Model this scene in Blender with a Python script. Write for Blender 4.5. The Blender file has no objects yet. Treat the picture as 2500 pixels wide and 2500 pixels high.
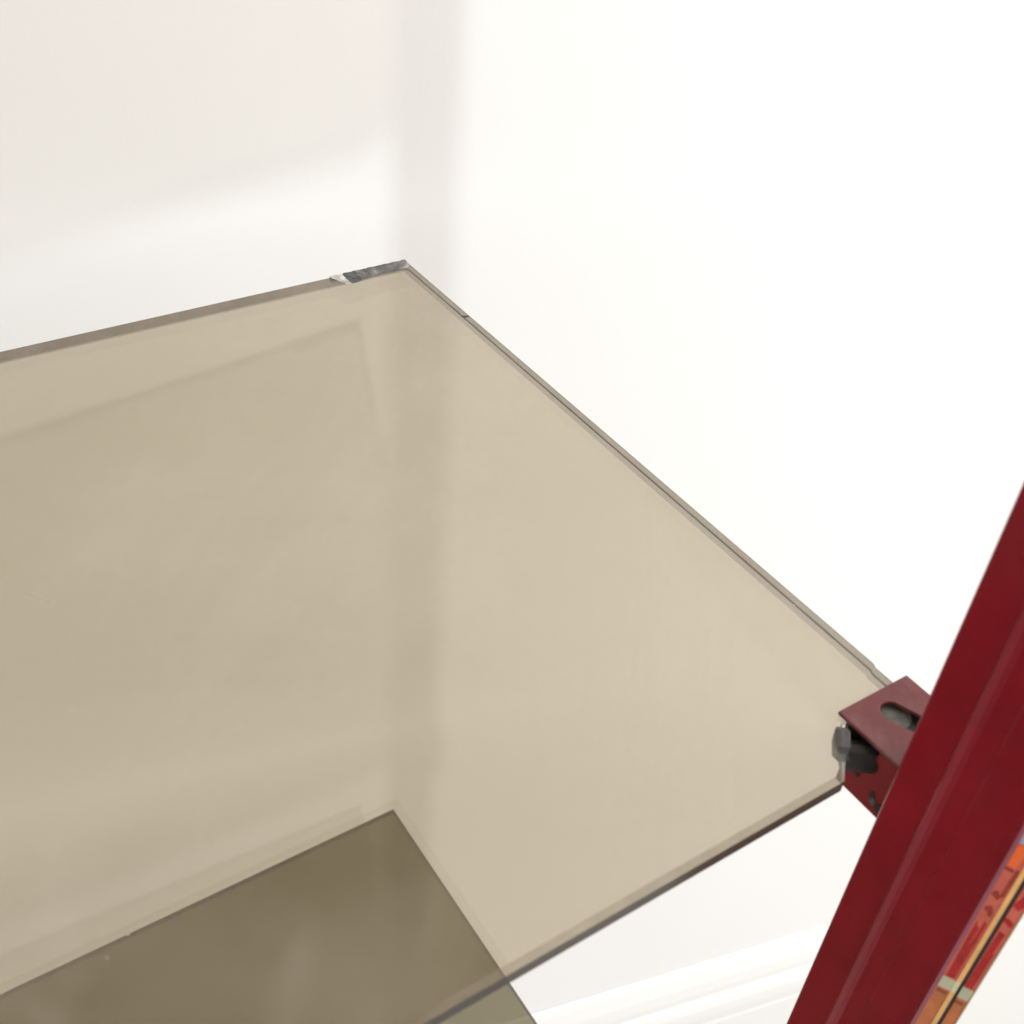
import bpy, bmesh, math, random
from mathutils import Vector, Matrix, noise

random.seed(4)
S = bpy.context.scene
COL = S.collection
V = Vector

# ------------------------------------------------------------------ camera, world, lamp, exposure
CAM = V((0, 0, 1.40))
cd = bpy.data.cameras.new("camera")
cd.sensor_width = 36.0
cd.lens = 2830 / 2500 * 36.0
cd.clip_start = 0.01
cd.clip_end = 50
cd.dof.use_dof = True
cd.dof.focus_distance = 0.46
cd.dof.aperture_fstop = 20
cam = bpy.data.objects.new("camera", cd)
COL.objects.link(cam)
right = V((0.9959, 0.0569, 0.0708))
down = V((0.0908, -0.6235, -0.7765))
fwd = V((0.0, 0.7797, -0.6261))
fwd.normalize()
right = (right - right.dot(fwd) * fwd).normalized()
down = fwd.cross(right).normalized()
cam.matrix_world = Matrix((
    (right.x, -down.x, -fwd.x, CAM.x),
    (right.y, -down.y, -fwd.y, CAM.y),
    (right.z, -down.z, -fwd.z, CAM.z),
    (0, 0, 0, 1)))
S.camera = cam

world = bpy.data.worlds.new("World")
S.world = world
world.use_nodes = True
bg = world.node_tree.nodes["Background"]
bg.inputs[0].default_value = (1.0, 0.975, 0.94, 1)
bg.inputs[1].default_value = 0.875

ld = bpy.data.lights.new("ceiling_lamp", "AREA")
ld.shape = "DISK"
ld.size = 0.09
ld.energy = 30
ld.color = (0.89, 0.955, 1.0)
lamp = bpy.data.objects.new("ceiling_lamp", ld)
COL.objects.link(lamp)
lamp.location = (1.0403, -1.5941, 3.50)
lamp.rotation_euler = (V((-0.05, 0.54, 1.0)) - V(lamp.location)).to_track_quat("-Z", "Y").to_euler()

fd = bpy.data.lights.new("side_fill_light", "AREA")          # added fill from the right, no known window; brightens that side
fd.shape = "RECTANGLE"
fd.size = 0.9
fd.size_y = 1.3
fd.energy = 38
fd.color = (1.0, 0.992, 0.985)
fill = bpy.data.objects.new("side_fill_light", fd)
COL.objects.link(fill)
fill.location = V((0.2051, 0.6496, 0)) + V((0.9234, 0.3839, 0)) * 1.5 + V((0.3839, -0.9234, 0)) * 1.0 + V((0, 0, 1.95))
fill.rotation_euler = (V((0.2051, 0.6496, 1.0)) - V(fill.location)).to_track_quat("-Z", "Y").to_euler()

S.view_settings.view_transform = "Standard"
S.view_settings.look = "None"
S.view_settings.exposure = 0
S.view_settings.gamma = 1
S.render.engine = "CYCLES"
S.cycles.use_denoising = True
S.cycles.max_bounces = 12
S.cycles.transparent_max_bounces = 40
S.cycles.caustics_reflective = False
S.cycles.caustics_refractive = False

# ------------------------------------------------------------------ frames
E1 = V((0.8046, 0.5938, 0)).normalized()      # along the shelf, to the right
E2 = V((-0.5938, 0.8046, 0)).normalized()     # across the shelf, to the back
B = V((-0.0575, 0.4704, 1.16))                # back right corner of the middle shelf, top face
W3 = V((0.9234, 0.3839, 0)).normalized()      # along the wall
NW = V((-0.3839, 0.9234, 0)).normalized()     # into the wall
PW = V((0.2051, 0.6496, 0))


def uv(u, v, z=0.0):
    return E1 * u + E2 * v + V((0, 0, z))


# ------------------------------------------------------------------ material helpers
def new_mat(name):
    m = bpy.data.materials.new(name)
    m.use_nodes = True
    nt = m.node_tree
    nt.nodes.clear()
    out = nt.nodes.new("ShaderNodeOutputMaterial")
    return m, nt, out


class NB:
    def __init__(self, nt):
        self.nt = nt

    def n(self, t, **kw):
        x = self.nt.nodes.new(t)
        for k, v in kw.items():
            setattr(x, k, v)
        return x

    def l(self, a, b):
        self.nt.links.new(a, b)

    def val(self, sock, v):
        if hasattr(v, "is_linked") or hasattr(v, "links"):
            self.l(v, sock)
        else:
            sock.default_value = v

    def math(self, op, a, b=0.0, clamp=False):
        x = self.n("ShaderNodeMath", operation=op, use_clamp=clamp)
        self.val(x.inputs[0], a)
        self.val(x.inputs[1], b)
        return x.outputs[0]

    def noise(self, scale, detail=4, rough=0.55, coord="Object", dist=0.0, stretch=None):
        tc = self.n("ShaderNodeTexCoord")
        src = tc.outputs[coord]
        if stretch:
            mp = self.n("ShaderNodeMapping")
            mp.inputs["Scale"].default_value = stretch
            self.l(src, mp.inputs[0])
            src = mp.outputs[0]
        x = self.n("ShaderNodeTexNoise")
        x.inputs["Scale"].default_value = scale
        x.inputs["Detail"].default_value = detail
        x.inputs["Roughness"].default_value = rough
        x.inputs["Distortion"].default_value = dist
        self.l(src, x.inputs["Vector"])
        return x.outputs["Fac"]

    def ramp(self, fac, stops):
        x = self.n("ShaderNodeValToRGB")
        els = x.color_ramp.elements
        while len(els) < len(stops):
            els.new(0.5)
        for e, (p, c) in zip(els, stops):
            e.position = p
            e.color = c if len(c) == 4 else (*c, 1)
        self.l(fac, x.inputs[0])
        return x.outputs[0]

    def mapr(self, fac, a, b, c, d):
        x = self.n("ShaderNodeMapRange")
        self.l(fac, x.inputs[0])
        for i, v in enumerate((a, b, c, d)):
            x.inputs[i + 1].default_value = v
        return x.outputs[0]

    def bump(self, h, strength, dist):
        x = self.n("ShaderNodeBump")
        x.inputs["Strength"].default_value = strength
        x.inputs["Distance"].default_value = dist
        self.l(h, x.inputs["Height"])
        return x.outputs[0]


def principled(name, color, rough=0.5, coat=0.0, metal=0.0, spec=0.5, mottled=0.0, scale=40, rough_var=0.0, bump=None,
               color2=None):
    m, nt, out = new_mat(name)
    b = NB(nt)
    p = b.n("ShaderNodeBsdfPrincipled")
    b.l(p.outputs[0], out.inputs[0])
    p.inputs["Roughness"].default_value = rough
    p.inputs["Metallic"].default_value = metal
    p.inputs["Specular IOR Level"].default_value = spec
    p.inputs["Coat Weight"].default_value = coat
    p.inputs["Coat Roughness"].default_value = 0.08
    f = b.noise(scale, 5)
    if mottled or color2:
        c2 = color2 or tuple(max(0, c * (1 - mottled)) for c in color)
        b.l(b.ramp(f, [(0.35, c2), (0.65, color)]), p.inputs["Base Color"])
    else:
        p.inputs["Base Color"].default_value = (*color, 1)
    if rough_var:
        b.l(b.mapr(b.noise(scale * 1.7, 3), 0.3, 0.7, rough - rough_var, rough + rough_var), p.inputs["Roughness"])
    if bump:
        b.l(b.bump(b.noise(bump[0], 3), bump[1], bump[2]), p.inputs["Normal"])
    return m


def schlick(b, f0=0.04):
    """reflectance from the angle of view only, alike on both sides of a thin sheet"""
    g = b.n("ShaderNodeNewGeometry")
    d = b.n("ShaderNodeVectorMath", operation="DOT_PRODUCT")
    b.l(g.outputs["Incoming"], d.inputs[0])
    b.l(g.outputs["Normal"], d.inputs[1])
    c = b.math("ABSOLUTE", d.outputs["Value"])
    k = b.math("POWER", b.math("SUBTRACT", 1.0, c, True), 5.0)
    return b.math("ADD", b.math("MULTIPLY", k, 1 - f0), f0)


def glass_mat(name, tint, dust=0.03):
    """one face of a smoked sheet: tinted see-through, mirror gloss, a film of dust mottled to suggest faint reflections"""
    m, nt, out = new_mat(name)
    b = NB(nt)
    tr = b.n("ShaderNodeBsdfTransparent")
    tr.inputs[0].default_value = (*tint, 1)
    gl = b.n("ShaderNodeBsdfGlossy")
    gl.inputs[0].default_value = (1, 1, 1, 1)
    gl.inputs["Roughness"].default_value = 0.02
    mx = b.n("ShaderNodeMixShader")
    b.l(schlick(b), mx.inputs[0])
    b.l(tr.outputs[0], mx.inputs[1])
    b.l(gl.outputs[0], mx.inputs[2])
    df = b.n("ShaderNodeBsdfDiffuse")
    df.inputs[0].default_value = (0.66, 0.62, 0.54, 1)
    film = b.mapr(b.noise(9, 5, 0.6, stretch=(1.0, 2.2, 1)), 0.35, 0.75, 0.15 * dust, 0.7 * dust)  # dust film; its mottling also paints in faint reflections
    wipe = b.mapr(b.noise(6, 5, 0.6, dist=1.1, stretch=(2.4, 0.8, 1)), 0.46, 0.70, 0.0, 0.75 * dust)
    film = b.math("ADD", film, wipe)
    speck = b.n("ShaderNodeTexVoronoi")
    speck.inputs["Scale"].default_value = 95
    tc = b.n("ShaderNodeTexCoord")
    b.l(tc.outputs["Object"], speck.inputs["Vector"])
    near = b.math("LESS_THAN", speck.outputs["Distance"], 0.045)
    pick = b.n("ShaderNodeSeparateColor")
    b.l(speck.outputs["Color"], pick.inputs[0])
    rare = b.math("GREATER_THAN", pick.outputs[0], 0.94)
    sp = b.math("MULTIPLY", b.math("MULTIPLY", near, rare), 0.22)
    # a few hair-fine scratches
    wv = b.n("ShaderNodeTexWave", wave_type="BANDS", bands_direction="DIAGONAL")
    wv.inputs["Scale"].default_value = 3.1
    wv.inputs["Distortion"].default_value = 7
    wv.inputs["Detail"].default_value = 1
    b.l(tc.outputs["Object"], wv.inputs["Vector"])
    line = b.math("GREATER_THAN", wv.outputs["Fac"], 0.99997)
    seg = b.math("GREATER_THAN", b.noise(14, 2), 0.60)
    sc = b.math("MULTIPLY", b.math("MULTIPLY", line, seg), 0.12)
    fac = b.math("ADD", b.math("ADD", film, sp), sc, True)
    m2 = b.n("ShaderNodeMixShader")
    b.l(fac, m2.inputs[0])
    b.l(mx.outputs[0], m2.inputs[1])
    b.l(df.outputs[0], m2.inputs[2])
    b.l(m2.outputs[0], out.inputs[0])
    return m


def edge_mat(name, clear, body, body_amt, gloss=0.06, rough=0.2, scale=120):
    """ground glass edge: part see-through, part dull body, slightly glossy, uneven along its run"""
    m, nt, out = new_mat(name)
    b = NB(nt)
    tr = b.n("ShaderNodeBsdfTransparent")
    tr.inputs[0].default_value = (*clear, 1)
    df = b.n("ShaderNodeBsdfDiffuse")
    f = b.noise(scale, 4, 0.6)
    b.l(b.ramp(f, [(0.3, tuple(c * 0.7 for c in body)), (0.7, tuple(min(1, c * 1.25) for c in body))]), df.inputs[0])
    gl = b.n("ShaderNodeBsdfGlossy")
    gl.inputs["Roughness"].default_value = rough
    m1 = b.n("ShaderNodeMixShader")
    b.l(b.mapr(b.noise(scale * 0.4, 3), 0.3, 0.7, body_amt * 0.85, min(1, body_amt * 1.15)), m1.inputs[0])
    b.l(tr.outputs[0], m1.inputs[1])
    b.l(df.outputs[0], m1.inputs[2])
    m2 = b.n("ShaderNodeMixShader")
    m2.inputs[0].default_value = gloss
    b.l(m1.outputs[0], m2.inputs[1])
    b.l(gl.outputs[0], m2.inputs[2])
    b.l(m2.outputs[0], out.inputs[0])
    return m


def wall_mat():
    m, nt, out = new_mat("white_wall_paint")
    b = NB(nt)
    p = b.n("ShaderNodeBsdfPrincipled")
    b.l(p.outputs[0], out.inputs[0])
    p.inputs["Roughness"].default_value = 0.62
    p.inputs["Specular IOR Level"].default_value = 0.25
    b.l(b.ramp(b.noise(2.2, 5), [(0.3, (0.81, 0.80, 0.785)), (0.7, (0.84, 0.832, 0.82))]), p.inputs["Base Color"])
    b.l(b.bump(b.noise(240, 3), 0.07, 0.001), p.inputs["Normal"])
    return m


# ------------------------------------------------------------------ mesh helpers
def link(name, bm, mats, parent=None, smooth=False):
    me = bpy.data.meshes.new(name)
    bmesh.ops.recalc_face_normals(bm, faces=bm.faces)
    bm.to_mesh(me)
    bm.free()
    for m in (mats if isinstance(mats, (list, tuple)) else [mats]):
        me.materials.append(m)
    if smooth:
        for p in me.polygons:
            p.use_smooth = True
    o = bpy.data.objects.new(name, me)
    COL.objects.link(o)
    if parent:
        o.parent = parent
    return o


def empty(name, loc, label, cat, group=None):
    o = bpy.data.objects.new(name, None)
    o.empty_display_size = 0.05
    COL.objects.link(o)
    o.location = loc
    o["label"] = label
    o["category"] = cat
    if group:
        o["group"] = group
    return o


def prism(bm, pts, axis, mat=0):
    """closed polygon pts swept by the vector axis"""
    a = [bm.verts.new(p) for p in pts]
    c = [bm.verts.new(V(p) + axis) for p in pts]
    n = len(pts)
    fs = [bm.faces.new(a), bm.faces.new(list(reversed(c)))]
    for i in range(n):
        fs.append(bm.faces.new((a[i], c[i], c[(i + 1) % n], a[(i + 1) % n])))
    for f in fs:
        f.material_index = mat
    return fs


# ------------------------------------------------------------------ wall, baseboard, floor
def wp(s, d, z):
    """point on the wall: s along it, d out of it towards the room"""
    return PW + W3 * s - NW * d + V((0, 0, z))


M_wall = wall_mat()
M_trim = principled("white_trim_gloss", (0.83, 0.825, 0.81), rough=0.4, spec=0.3, bump=(60, 0.03, 0.001))
M_floor = principled("pale_stone_floor", (0.62, 0.60, 0.57), rough=0.4, mottled=0.12, scale=6)

bm = bmesh.new()
S0, S1 = -2.6, 3.2
FZ = -0.25                                                              # floor level
prism(bm, [wp(S0, 0, FZ), wp(S1, 0, FZ), wp(S1, -0.12, FZ), wp(S0, -0.12, FZ)], V((0, 0, 3.0)))
wall = link("wall", bm, M_wall)
wall["kind"] = "structure"
wall["label"] = "plain white painted wall behind the glass shelves"

prof = [(0.0, 0.288), (0.003, 0.287), (0.006, 0.279), (0.0105, 0.262), (0.0125, 0.246), (0.0125, 0.238),
        (0.0105, 0.234), (0.0105, 0.229), (0.014, 0.226), (0.0168, 0.214), (0.0175, 0.199), (0.0168, 0.187),
        (0.0145, 0.180), (0.0145, 0.176), (0.0155, 0.172), (0.0155, FZ), (0.0, FZ)]
bm = bmesh.new()
prism(bm, [wp(S0, d + 0.0005, z) for d, z in prof], W3 * (S1 - S0))
bb = link("baseboard", bm, M_trim)
bb["kind"] = "structure"
bb["label"] = "white moulded baseboard along the foot of the wall"

bm = bmesh.new()
f0 = [V((x, y, FZ - 0.004)) for x, y in ((-4, -4), (4, -4), (4, 4), (-4, 4))]
prism(bm, f0, V((0, 0, -0.1)))
fl = link("floor", bm, M_floor)
fl["kind"] = "structure"

# ------------------------------------------------------------------ glass shelves
TH = 0.0046
M_edge_back = edge_mat("ground_edge_back", (0.62, 0.55, 0.47), (0.17, 0.145, 0.12), 0.64)
M_edge_side = edge_mat("ground_edge_side", (0.74, 0.70, 0.62), (0.30, 0.27, 0.23), 0.45)
M_arris = edge_mat("dark_edge_line", (0.26, 0.22, 0.17), (0.065, 0.055, 0.043), 0.68)
M_arris_in = edge_mat("pale_inner_bevel", (0.70, 0.665, 0.61), (0.29, 0.265, 0.23), 0.32)
M_edge_front = edge_mat("polished_edge_front", (0.16, 0.13, 0.10), (0.05, 0.042, 0.036), 0.6, gloss=0.10, rough=0.15)
M_bevel_front = edge_mat("polished_bevel_front", (0.72, 0.66, 0.56), (0.27, 0.225, 0.165), 0.42, gloss=0.05)


def inset(poly, dists):
    """polygon (u, v) with its i-th side moved inwards by dists[i] (counter-clockwise polygon)"""
    n = len(poly)
    out = []
    for i in range(n):
        p0, p1, p2 = V(poly[i - 1]), V(poly[i]), V(poly[(i + 1) % n])
        d1 = (p1 - p0).normalized()
        d2 = (p2 - p1).normalized()
        n1 = V((-d1.y, d1.x))
        n2 = V((-d2.y, d2.x))
        a = p0 + n1 * dists[i - 1]
        b = p1 + n2 * dists[i]
        den = d1.x * d2.y - d1.y * d2.x
        if abs(den) < 1e-6:
            out.append(p1 + n2 * dists[i])
            continue
        t = ((b.x - a.x) * d2.y - (b.y - a.y) * d2.x) / den
        out.append(a + d1 * t)
    return [(q.x, q.y) for q in out]


W, D = 0.62, 0.3082
# counter-clockwise from the back left corner; side i runs from point i to point i + 1
OUT = [(-W, 0.0), (-W, -D), (-0.0395, -D), (-0.0290, -0.2985), (-0.0265, -0.2945), (-0.0240, -0.2925), (-0.0007, -0.2925),
       (-0.0007, -0.2832), (0.0, -0.2815), (0.0, -0.0040), (0.0, 0.0)]
KIND = ["side", "front", "cut", "cut", "cut", "cut", "right", "right", "right", "corner", "back"]
BEV = {  # top bevel width, top bevel drop, bottom bevel width, height of the bottom bevel's upper and lower lines
    "side": (0.0005, 0.0004, 0.0008, 0.0006, 0.0001), "front": (0.0022, 0.0002, 0.0003, 0.0001, 0.00005),
    "cut": (0.0004, 0.0003, 0.0004, 0.0003, 0.0001), "right": (0.0004, 0.0002, 0.0003, 0.0019, 0.0013),
    "corner": (0.0004, 0.0002, 0.0003, 0.0006, 0.0001), "back": (0.0004, 0.0003, 0.0003, 0.0006, 0.0001)}


def shelf_pane(parent, m_face):
    top = inset(OUT, [BEV[k][0] for k in KIND])
    line = inset(OUT, [BEV[k][2] for k in KIND])
    bot = inset(OUT, [BEV[k][2] + {"right": 0.0011, "corner": 0.0011, "back": 0.0009, "side": 0.0012}.get(k, 0.0003) for k in KIND])
    n = len(OUT)
    bm = bmesh.new()
    vt = [bm.verts.new(uv(u, v, 0)) for u, v in top]
    vl = [bm.verts.new(uv(*line[i], -TH + max(BEV[KIND[i - 1]][4], BEV[KIND[i]][4]))) for i in range(n)]
    vb = [bm.verts.new(uv(u, v, -TH)) for u, v in bot]
    bm.faces.new(vt)
    bm.faces.new(list(reversed(vb)))
    l1, l2 = [], []
    for i in range(n):
        ka, kb = BEV[KIND[i - 1]], BEV[KIND[i]]
        l1.append(bm.verts.new(uv(*OUT[i], -min(ka[1], kb[1]))))
        l2.append(bm.verts.new(uv(*OUT[i], -TH + max(ka[3], kb[3]))))
    idx = {"side": (1, 3, 3), "front": (5, 6, 3), "cut": (0, 0, 0), "right": (3, 2, 3), "corner": (3, 2, 3), "back": (3, 1, 1)}
    for i in range(n):
        j = (i + 1) % n
        ia, ib, ic = idx[KIND[i]]
        for (a, b, c, d), k in (((vt[i], vt[j], l1[j], l1[i]), ia), ((l1[i], l1[j], l2[j], l2[i]), ib),
                                ((l2[i], l2[j], vl[j], vl[i]), ic), ((vl[i], vl[j], vb[j], vb[i]), 0 if KIND[i] == "cut" else 4)):
            f = bm.faces.new((a, b, c, d))
            f.material_index = k
    return link("glass_pane", bm, [m_face, M_edge_back, M_edge_side, M_arris, M_arris_in, M_bevel_front, M_edge_front], parent)


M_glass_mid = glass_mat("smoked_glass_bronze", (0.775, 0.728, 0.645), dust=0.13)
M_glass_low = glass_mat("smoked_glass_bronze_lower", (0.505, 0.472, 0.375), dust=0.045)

shelf_mid = empty("glass_shelf", B, "smoked bronze glass shelf with chipped back corner, held by the red bracket", "glass shelf",
                  "smoked glass shelves of the display stand")
shelf_pane(shelf_mid, M_glass_mid)

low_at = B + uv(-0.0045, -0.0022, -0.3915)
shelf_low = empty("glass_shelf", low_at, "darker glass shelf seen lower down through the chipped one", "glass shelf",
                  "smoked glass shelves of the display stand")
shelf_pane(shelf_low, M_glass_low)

high_at = B + uv(0, 0, 0.39)
shelf_high = empty("glass_shelf", high_at, "smoked glass shelf overhead whose shadow falls on the white wall", "glass shelf",
                   "smoked glass shelves of the display stand")
shelf_pane(shelf_high, M_glass_mid)


# chip at the back corner of the middle shelf: a shell-shaped break along the edge
def chip_mat():
    m, nt, out = new_mat("broken_glass")
    b = NB(nt)
    p = b.n("ShaderNodeBsdfPrincipled")
    b.l(p.outputs[0], out.inputs[0])
    p.inputs["Roughness"].default_value = 0.25
    f = b.noise(120, 3, 0.55, dist=0.4)
    b.l(b.ramp(f, [(0.38, (0.055, 0.055, 0.058)), (0.50, (0.12, 0.115, 0.105)), (0.60, (0.22, 0.205, 0.185)),
                   (0.70, (0.46, 0.44, 0.41))]), p.inputs["Base Color"])
    return m


M_chip = chip_mat()
M_frost = principled("frosted_break", (0.66, 0.64, 0.60), rough=0.5, mottled=0.5, scale=220)
M_smoke = principled("dark_break", (0.075, 0.075, 0.078), rough=0.2, mottled=0.5, scale=260)


def chip(parent):
    bm = bmesh.new()
    NU, NV = 90, 10
    u0, u1 = -0.0372, -0.0002
    rows = []
    for i in range(NU + 1):
        t = i / NU
        u = u0 + (u1 - u0) * t
        # how far the break reaches in from the edge: a scallop at its left end, thin towards the corner
        reach = 0.0066 + 0.0026 * math.exp(-((t - 0.16) / 0.22) ** 2)
        reach *= min(1, t * 9 + 0.1) * min(1, (1 - t) * 12 + 0.45)
        reach += 0.0004 * noise.noise(V((u * 520, 1.3, 0)))
        row = []
        for j in range(NV + 1):
            k = j / NV
            v = 0.0003 - (reach + 0.0003) * k
            z = 0.00045 - 0.0003 * k + 0.00022 * noise.noise(V((u * 420, k * 4, 5))) + 0.00012 * noise.noise(V((u * 1100, k * 9, 2)))
            row.append(bm.verts.new(uv(u, v, z)))
        rows.append(row)
    for i in range(NU):
        for j in range(NV):
            f = bm.faces.new((rows[i][j], rows[i + 1][j], rows[i + 1][j + 1], rows[i][j + 1]))
            t = (i + 0.5) / NU
            wob = t + 0.03 * noise.noise(V((i * 0.18, j * 0.35, 3)))
            f.material_index = 1 if wob < 0.16 else (2 if wob < 0.32 else 0)
    # wall of the break down the outer side
    low = [bm.verts.new(r[0].co + uv(0, -0.0001, -0.0030 - 0.0010 * noise.noise(V((k * 0.5, 0, 9))))) for k, r in enumerate(rows)]
    for i in range(NU):
        f = bm.faces.new((rows[i][0], low[i], low[i + 1], rows[i + 1][0]))
        f.material_index = 0
    return link("chipped_edge", bm, [M_chip, M_frost, M_smoke], parent)


chip(shelf_mid)


def nick(parent, u, v, su, sv, mat, name="edge_nick"):
    """small shell-shaped flake broken out of an edge"""
    bm = bmesh.new()
    bmesh.ops.create_icosphere(bm, subdivisions=2, radius=1)
    for w in bm.verts:
        k = 1 + 0.35 * noise.noise(w.co * 2.1 + V((u * 900, v * 700, 0)))
        p = w.co * k
        w.co = uv(u + p.x * su, v + p.y * sv - p.x * su * 0.35, -0.0001 + p.z * 0.0005)
    return link(name, bm, mat, parent)


nick(shelf_mid, -0.0018, -0.0545, 0.0017, 0.0004, M_smoke)
nick(shelf_low, -0.176, -0.0003, 0.0016, 0.0009, M_frost)
nick(shelf_low, -0.247, -0.0002, 0.0012, 0.0006, M_frost)

# ------------------------------------------------------------------ red upright with its bracket
def paint(name, base, rough, dusty=0.0, spec=0.45):
    m, nt, out = new_mat(name)
    b = NB(nt)
    p = b.n("ShaderNodeBsdfPrincipled")
    b.l(p.outputs[0], out.inputs[0])
    f = b.noise(55, 5, 0.6)
    b.l(b.ramp(f, [(0.3, tuple(c * 0.85 for c in base)), (0.7, tuple(c * 1.1 for c in base))]), p.inputs["Base Color"])
    b.l(b.mapr(b.noise(30, 4), 0.3, 0.7, rough * 0.8, rough * 1.25), p.inputs["Roughness"])
    p.inputs["Specular IOR Level"].default_value = spec
    if dusty:
        df = b.n("ShaderNodeBsdfDiffuse")
        df.inputs[0].default_value = (0.42, 0.33, 0.29, 1)
        mx = b.n("ShaderNodeMixShader")
        b.l(b.mapr(b.noise(90, 5, 0.7, stretch=(1, 1, 0.25)), 0.42, 0.75, dusty * 0.2, dusty), mx.inputs[0])
        b.l(p.outputs[0], mx.inputs[1])
        b.l(df.outputs[0], mx.inputs[2])
        b.l(mx.outputs[0], out.inputs[0])
    return m


M_red = paint("maroon_enamel", (0.220, 0.0020, 0.0115), 0.20, dusty=0.012, spec=0.34)
M_red_b = paint("maroon_enamel_dusty", (0.135, 0.010, 0.013), 0.30, dusty=0.22)
M_red_c = paint("maroon_enamel_worn", (0.22, 0.010, 0.014), 0.42, dusty=0.07, spec=0.25)
M_steel = principled("dull_zinc", (0.13, 0.12, 0.12), rough=0.5, metal=0.4, mottled=0.3, scale=220)
M_dull = principled("grimy_screw", (0.15, 0.145, 0.12), rough=0.6, metal=0.2, mottled=0.5, scale=260)
M_black = principled("dull_black", (0.018, 0.018, 0.015), rough=0.45, mottled=0.4, scale=200)  # near-black for the filler block, bolt shank and bare spots

post_at = B + uv(0, 0, 0)
post_at.z = FZ
upright = empty("shelf_upright", post_at, "tall maroon enamelled metal upright with a patterned gilt edging strip", "upright")

ZB, ZT = 0.0, 2.02 - FZ
T60 = V((math.cos(math.radians(60)), -math.sin(math.radians(60))))      # direction of the edging across the corner, (u, v)
A0 = V((-0.0330, -0.3505))
KS = 0.8448
SW = 0.0101 * KS                                                             # width of the edging


def arc(c, r, a0, a1, n):
    return [(c[0] + r * math.cos(math.radians(a0 + (a1 - a0) * i / n)), c[1] + r * math.sin(math.radians(a0 + (a1 - a0) * i / n)))
            for i in range(n + 1)]


def rel(pts):
    """post section given from its back left corner"""
    return [(-0.0330 + 0.837 * x * 0.001, -0.3166 - 0.837 * y * 0.001) for x, y in pts]


sec = arc((-0.0318, -0.3178), 0.0012, 90, 180, 5)                       # back corner of the left face
sec += rel([(0.0, 12.8), (-0.05, 13.8), (-0.55, 14.3), (-0.72, 14.7), (-0.50, 15.4), (-0.12, 16.4), (0.14, 18.0), (0.20, 20.5), (0.34, 23.8),
            (0.30, 24.5), (0.12, 25.2), (0.06, 29.0), (0.02, 35.0), (-0.05, 37.5)])
sec += [(-0.0332, -0.3492)]
T0 = A0 + T60 * (-0.0008)
e_end = A0 + T60 * (SW + 0.0005)
inn = V((0.8660, 0.5))                                                   # into the post
sec += [tuple(T0), tuple(T0 + inn * 0.0010), tuple(e_end + inn * 0.0012)]
sec += rel([(16.0, 45.0), (25.0, 41.0), (29.5, 33.0), (30.0, 3.0), (28.0, 0.0)])
bm = bmesh.new()
prism(bm, [uv(u, v, ZB) for u, v in reversed(sec)], V((0, 0, ZT - ZB)))
post = link("post", bm, M_red, upright)

# edging strip lying in the chamfer: printed enamel with a gilt bead and a black groove
M_print_hi = principled("salmon_enamel", (0.60, 0.125, 0.088), spec=0.2, rough=0.35, mottled=0.22, scale=160, color2=(0.47, 0.10, 0.062))
M_print_lo = principled("orange_brown_enamel", (0.54, 0.165, 0.055), spec=0.2, rough=0.35, mottled=0.3, scale=150, color2=(0.42, 0.125, 0.040))
M_gilt = principled("gilt_bead", (0.86, 0.46, 0.155), rough=0.32, metal=0.15, mottled=0.2, scale=120)
M_gilt_pale = principled("pale_gilt", (0.66, 0.60, 0.32), rough=0.4, mottled=0.12, scale=120)
M_ink = principled("black_groove", (0.018, 0.004, 0.010), rough=0.5)
M_dred = principled("deep_red_enamel", (0.46, 0.012, 0.012), spec=0.2, rough=0.35, mottled=0.35, scale=400)
M_brick = principled("brick_red_enamel", (0.33, 0.035, 0.022), spec=0.2, rough=0.35, mottled=0.35, scale=400)
M_orange = principled("orange_enamel", (0.80, 0.135, 0.025), spec=0.2, rough=0.35, mottled=0.15, scale=150)
M_grey = principled("grey_green_enamel", (0.47, 0.45, 0.31), spec=0.2, rough=0.4, mottled=0.12, scale=200)
M_lav = principled("lavender_enamel", (0.36, 0.33, 0.46), rough=0.4, mottled=0.15, scale=200)
M_dash = principled("brown_enamel", (0.22, 0.05, 0.012), rough=0.4)
M_purple = principled("sheen_rim", (0.26, 0.055, 0.085), rough=0.3)  # bluish sheen of the rounded corner, put into the colour
M_ochre = principled("ochre_rim", (0.42, 0.235, 0.10), rough=0.4)

OUTN = V((-0.8660, -0.5))                                                # out of the edging, (u, v)


def sp(a, z, d=0.0):
    """point on the edging: a across it from its left side, z up, d proud of it"""
    q = A0 + T60 * (a * KS + 0.000407) + OUTN * (d * KS)
    return uv(q.x, q.y, ZS + KS * (z - ZS) + 0.03725)


def band(name, a0, a1, z0, z1, d0, d1, mat, parent, bulge=0.0):
    n = 6 if bulge else 1
    pts = []
    for i in range(n + 1):
        k = i / n
        pts.append((a0 + (a1 - a0) * k, d1 + bulge * math.sin(k * math.pi)))
    pts = [(a0, d0)] + pts + [(a1, d0)]
    bm = bmesh.new()
    prism(bm, [sp(a, z0, d) for a, d in pts], V((0, 0, (z1 - z0) * KS)))
    return link(name, bm, mat, parent)


ZS = 1.16
strip = band("edging_strip", -0.0014, 0.0104, ZB - 0.3, 1.9, -0.0010, -0.0007, M_ink, upright)

MM = 0.001


def patch(name, a0, a1, z0, z1, mat, d=-0.00005):
    """one inlay, millimetres across the edging and below the shelf level"""
    return band(name, a0 * MM, a1 * MM, ZS + z0 * MM, ZS + z1 * MM, -0.0006, d, mat, strip)


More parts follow.
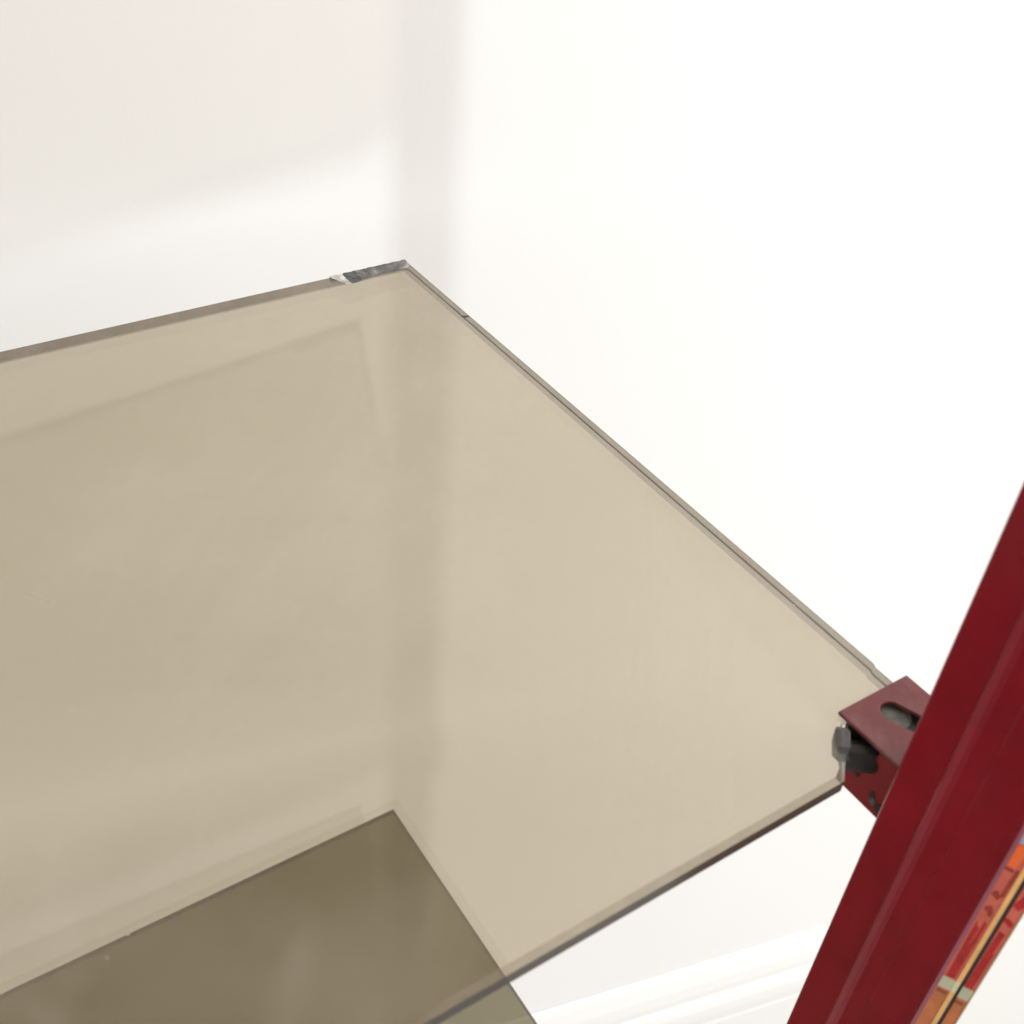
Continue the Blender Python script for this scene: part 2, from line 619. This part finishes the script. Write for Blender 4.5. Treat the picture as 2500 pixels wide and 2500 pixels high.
def patch4(name, pts, mat, d=-0.00005):
    bm = bmesh.new()
    a = [bm.verts.new(sp(x * MM, ZS + z * MM, -0.00035)) for x, z in pts]
    c = [bm.verts.new(sp(x * MM, ZS + z * MM, d)) for x, z in pts]
    n = len(pts)
    bm.faces.new(c)
    bm.faces.new(list(reversed(a)))
    for i in range(n):
        bm.faces.new((a[i], a[(i + 1) % n], c[(i + 1) % n], c[i]))
    return link(name, bm, mat, strip)


# base bands (left and right of the gilt bead): salmon above, orange brown below, lavender at the top
for a0, a1 in ((-0.15, 3.95), (6.60, 9.75)):
    patch("enamel_band", a0, a1, -400, -96.6, M_print_lo, -0.00028)
    patch("enamel_band", a0, a1, -96.6, -20.9, M_print_hi, -0.00028)
    patch("enamel_band", a0, a1, -20.7, 300, M_lav, -0.00028)
patch("gilt_bead", 3.95, 5.35, -89.4, 400, M_gilt, 0.0)
patch("gilt_bead", 3.95, 5.35, -400, -95.6, M_gilt, 0.0)
patch("gilt_bead", 3.85, 5.35, -95.5, -89.5, M_gilt_pale, 0.0)
patch("sheen_rim", -1.35, -0.15, -500, 400, M_purple, -0.00015)
patch("ochre_rim", 9.75, 10.15, -500, 400, M_ochre, 0.0)
# inlays of the left band
patch4("inlay", [(-0.15, -30.6), (2.1, -31.0), (2.6, -27.5), (2.9, -22.0), (2.0, -21.0), (-0.1, -21.3)], M_orange)
patch4("inlay", [(-0.10, -32.6), (2.2, -33.0), (2.2, -31.9), (-0.10, -31.6)], M_brick, -0.00012)
patch4("inlay", [(2.55, -45.0), (3.35, -44.0), (3.55, -31.5), (2.85, -31.5), (2.70, -38.0)], M_brick)
patch4("inlay", [(0.5, -43.2), (1.5, -42.6), (2.55, -45.0), (2.2, -46.4), (1.0, -45.2), (0.4, -45.0)], M_brick)
patch4("inlay", [(0.55, -50.8), (1.9, -49.9), (2.9, -51.6), (3.1, -54.2), (2.3, -54.6), (1.7, -52.6), (0.6, -52.4)], M_brick)
patch4("inlay", [(0.75, -88.8), (1.75, -88.9), (1.85, -61.5), (1.0, -60.2), (0.7, -58.3), (0.55, -60.0)], M_dred)
patch4("inlay", [(1.95, -88.9), (3.1, -88.8), (3.25, -58.4), (2.4, -57.6), (2.35, -62.0)], M_dred)
patch4("inlay", [(1.75, -88.9), (1.95, -88.9), (2.35, -70.0), (1.85, -70.0)], M_brick, -0.00010)
patch("inlay", -0.10, 3.80, -95.4, -89.5, M_grey, -0.00003)
patch4("inlay", [(0.3, -98.1), (3.3, -98.4), (3.4, -97.0), (0.5, -96.7)], M_dash)
# inlays of the right band
patch4("inlay", [(6.75, -45.6), (8.5, -47.2), (9.6, -44.0), (9.6, -38.5), (8.2, -39.5), (7.6, -42.5)], M_dred)
patch4("inlay", [(6.65, -52.4), (7.4, -52.2), (9.2, -53.4), (9.3, -55.3), (8.4, -55.3), (6.8, -53.8)], M_dred)
patch4("inlay", [(6.85, -90.0), (7.75, -90.2), (8.75, -66.0), (8.85, -59.6), (7.2, -59.0), (7.0, -70.0)], M_dred)
patch4("inlay", [(8.05, -90.2), (8.95, -90.3), (9.0, -70.0), (8.75, -70.0)], M_dred)
patch("inlay", 6.40, 9.70, -96.8, -90.7, M_grey, -0.00003)
patch4("inlay", [(6.7, -99.9), (8.9, -100.2), (9.1, -99.0), (6.8, -98.6)], M_dash)


# bracket: folded plate on top of the glass with a slotted hole, its left side folded down, a bolt in it
def bracket():
    bm = bmesh.new()
    u0, u1, v0, v1 = -0.0245, 0.0036, -0.3165, -0.2907
    zt, zb = 0.0016, 0.0003
    # slot outline, long along the diagonal of the hole
    c = V((-0.0098, -0.3012))
    ax = V((0.35, -0.937)).normalized()
    ay = V((-ax.y, ax.x))
    NS = 28
    slot = []
    for i in range(NS):
        a = 2 * math.pi * i / NS
        q = V((math.cos(a) * 0.0036, math.sin(a) * 0.0036))
        q = ax * (q.x + (0.0028 if q.x > 0 else -0.0028)) + ay * q.y
        slot.append(c + q)
    # outer ring sampled at the same angles about the hole's centre
    outer = []
    corners = [V((u0, v0)), V((u1, v0)), V((u1, v1)), V((u0, v1))]
    ang = []
    for p in slot:
        d = (p - c).normalized()
        best = 1e9
        if d.x > 1e-9: best = min(best, (u1 - c.x) / d.x)
        if d.x < -1e-9: best = min(best, (u0 - c.x) / d.x)
        if d.y > 1e-9: best = min(best, (v1 - c.y) / d.y)
        if d.y < -1e-9: best = min(best, (v0 - c.y) / d.y)
        outer.append(c + d * best)
    for k in corners:                                   # pull the nearest sample into each corner
        i = min(range(NS), key=lambda i: (outer[i] - k).length)
        outer[i] = k.copy()
    def ring(pts, z, out=0.0):
        return [bm.verts.new(uv(p.x, p.y, z)) for p in pts]
    ro = ring(outer, zt); ri = ring(slot, zt); bo = ring(outer, zb); bi = ring(slot, zb)
    for i in range(NS):
        j = (i + 1) % NS
        bm.faces.new((ro[i], ro[j], ri[j], ri[i]))
        bm.faces.new((bo[j], bo[i], bi[i], bi[j]))
        bm.faces.new((ri[i], ri[j], bi[j], bi[i]))
        bm.faces.new((ro[j], ro[i], bo[i], bo[j]))
    for f in bm.faces:
        f.material_index = 0
    plate = link("bracket_plate", bm, [M_red_b], upright)
    bv = plate.modifiers.new("bevel", "BEVEL")
    bv.width = 0.00035
    bv.segments = 2
    bv.limit_method = "ANGLE"
    bv.angle_limit = math.radians(50)
    # folded side: an upright leaf hanging from the plate's left edge, notched for the bolt
    bm = bmesh.new()
    leaf = [(-0.3165, 0.0002), (-0.3065, 0.0002), (-0.3058, -0.0042), (-0.3032, -0.0088), (-0.2985, -0.0098),
            (-0.2968, -0.0118), (-0.2970, -0.0210), (-0.3165, -0.0212)]
    prism(bm, [uv(u0 + 0.0001, v, z) for v, z in leaf], E1 * 0.0014)
    lf = link("bracket_leaf", bm, [M_red_c], plate)
    bv = lf.modifiers.new("bevel", "BEVEL")
    bv.width = 0.0003
    bv.segments = 2
    # bare spots where the enamel has come off the leaf
    for k, (v, z, sv, sz, m) in enumerate(((-0.3090, -0.0148, 0.0011, 0.0012, M_black), (-0.3100, -0.0166, 0.0010, 0.0014, M_steel),
                                           (-0.3122, -0.0172, 0.0010, 0.0016, M_black), (-0.3030, -0.0128, 0.0007, 0.0008, M_black))):
        bm = bmesh.new()
        N = 11
        ring = []
        for i in range(N):
            a = 2 * math.pi * i / N
            r = 1 + 0.45 * noise.noise(V((math.cos(a) * 1.7 + k * 5, math.sin(a) * 1.7, k)))
            ring.append(uv(u0 - 0.0001 - 0.00004 * k, v + sv * r * math.cos(a), z + sz * r * math.sin(a)))
        prism(bm, ring, E1 * 0.0003)
        link("paint_chip", bm, [m], plate)
    # floor of the channel and its back flange against the upright
    bm = bmesh.new()
    prism(bm, [uv(u0 + 0.0016, -0.3163, -0.0211), uv(0.0030, -0.3163, -0.0211), uv(0.0030, -0.2985, -0.0211), uv(u0 + 0.0016, -0.2985, -0.0211)],
          V((0, 0, 0.0013)))
    prism(bm, [uv(u0 + 0.0017, -0.3164, -0.0197), uv(0.0030, -0.3164, -0.0197), uv(0.0030, -0.3150, -0.0197), uv(u0 + 0.0017, -0.3150, -0.0197)],
          V((0, 0, 0.0199)))
    link("bracket_channel", bm, [M_red_b], plate)
    # added black block that darkens the open channel under the plate
    bm = bmesh.new()
    prism(bm, [uv(-0.0222, -0.3148, -0.0150), uv(0.0018, -0.3148, -0.0150), uv(0.0018, -0.2932, -0.0150), uv(-0.0228, -0.2932, -0.0150),
               uv(-0.0241, -0.2950, -0.0150), uv(-0.0241, -0.2962, -0.0150), uv(-0.0222, -0.2985, -0.0150)], V((0, 0, 0.0140)))
    link("dark_filler", bm, [M_black], plate)
    # bolt across the bracket
    ax2 = V((0.766, -0.643)).normalized()
    side = V((-ax2.y, ax2.x))
    def bp(p, l, y, z):
        q = V((p[0], p[1])) + ax2 * l + side * y
        return uv(q.x, q.y, p[2] + z)
    C = (-0.0310, -0.2970, -0.0016)
    bm = bmesh.new()
    R = 0.0050
    rings = []
    for l, r in ((0.0, R * 0.86), (0.0006, R), (0.0026, R), (0.0030, R * 0.9)):
        rings.append([bm.verts.new(bp(C, l, r * math.cos(math.radians(60 * k + 20)), r * math.sin(math.radians(60 * k + 20)))) for k in range(6)])
    for a, b in zip(rings, rings[1:]):
        for k in range(6):
            bm.faces.new((a[k], a[(k + 1) % 6], b[(k + 1) % 6], b[k]))
    bm.faces.new(list(reversed(rings[0]))); bm.faces.new(rings[-1])
    bolt = link("bolt_head", bm, [M_steel], plate)
    bm = bmesh.new()
    rr = []
    L = 15
    for i in range(L + 1):
        l = 0.0030 + 0.0154 * i / L
        r = 0.0046 - 0.0007 * (i / L)
        rr.append([bm.verts.new(bp((C[0], C[1], C[2] - 0.0040), l, r * math.cos(math.radians(30 * k)), r * math.sin(math.radians(30 * k)))) for k in range(12)])
    for a, b in zip(rr, rr[1:]):
        for k in range(12):
            bm.faces.new((a[k], a[(k + 1) % 12], b[(k + 1) % 12], b[k]))
    bm.faces.new(list(reversed(rr[0]))); bm.faces.new(rr[-1])
    link("bolt_shank", bm, [M_black], plate)
    # screw head seen in the slot
    bm = bmesh.new()
    cc = V((-0.0098, -0.2985))
    pr = [(0.0, -0.0004), (0.0030, -0.00045), (0.0046, -0.0006), (0.0052, -0.0008), (0.0052, -0.0011)]
    N = 24
    rg = []
    for r, z in pr[1:]:
        rg.append([bm.verts.new(uv(cc.x + r * math.cos(2 * math.pi * k / N), cc.y + r * math.sin(2 * math.pi * k / N), z)) for k in range(N)])
    top = bm.verts.new(uv(cc.x, cc.y, pr[0][1]))
    for k in range(N):
        bm.faces.new((top, rg[0][k], rg[0][(k + 1) % N]))
    for a, b in zip(rg, rg[1:]):
        for k in range(N):
            bm.faces.new((a[k], b[k], b[(k + 1) % N], a[(k + 1) % N]))
    link("screw_head", bm, [M_dull], plate, smooth=True)
    return plate


pl = bracket()
# the upright's empty stands at floor level: put shelf-level and world-level heights into its frame
for o in [strip] + list(strip.children):
    for w in o.data.vertices:
        w.co.z -= FZ
for o in list(pl.children) + [pl]:
    for w in o.data.vertices:
        w.co.z += ZS - FZ
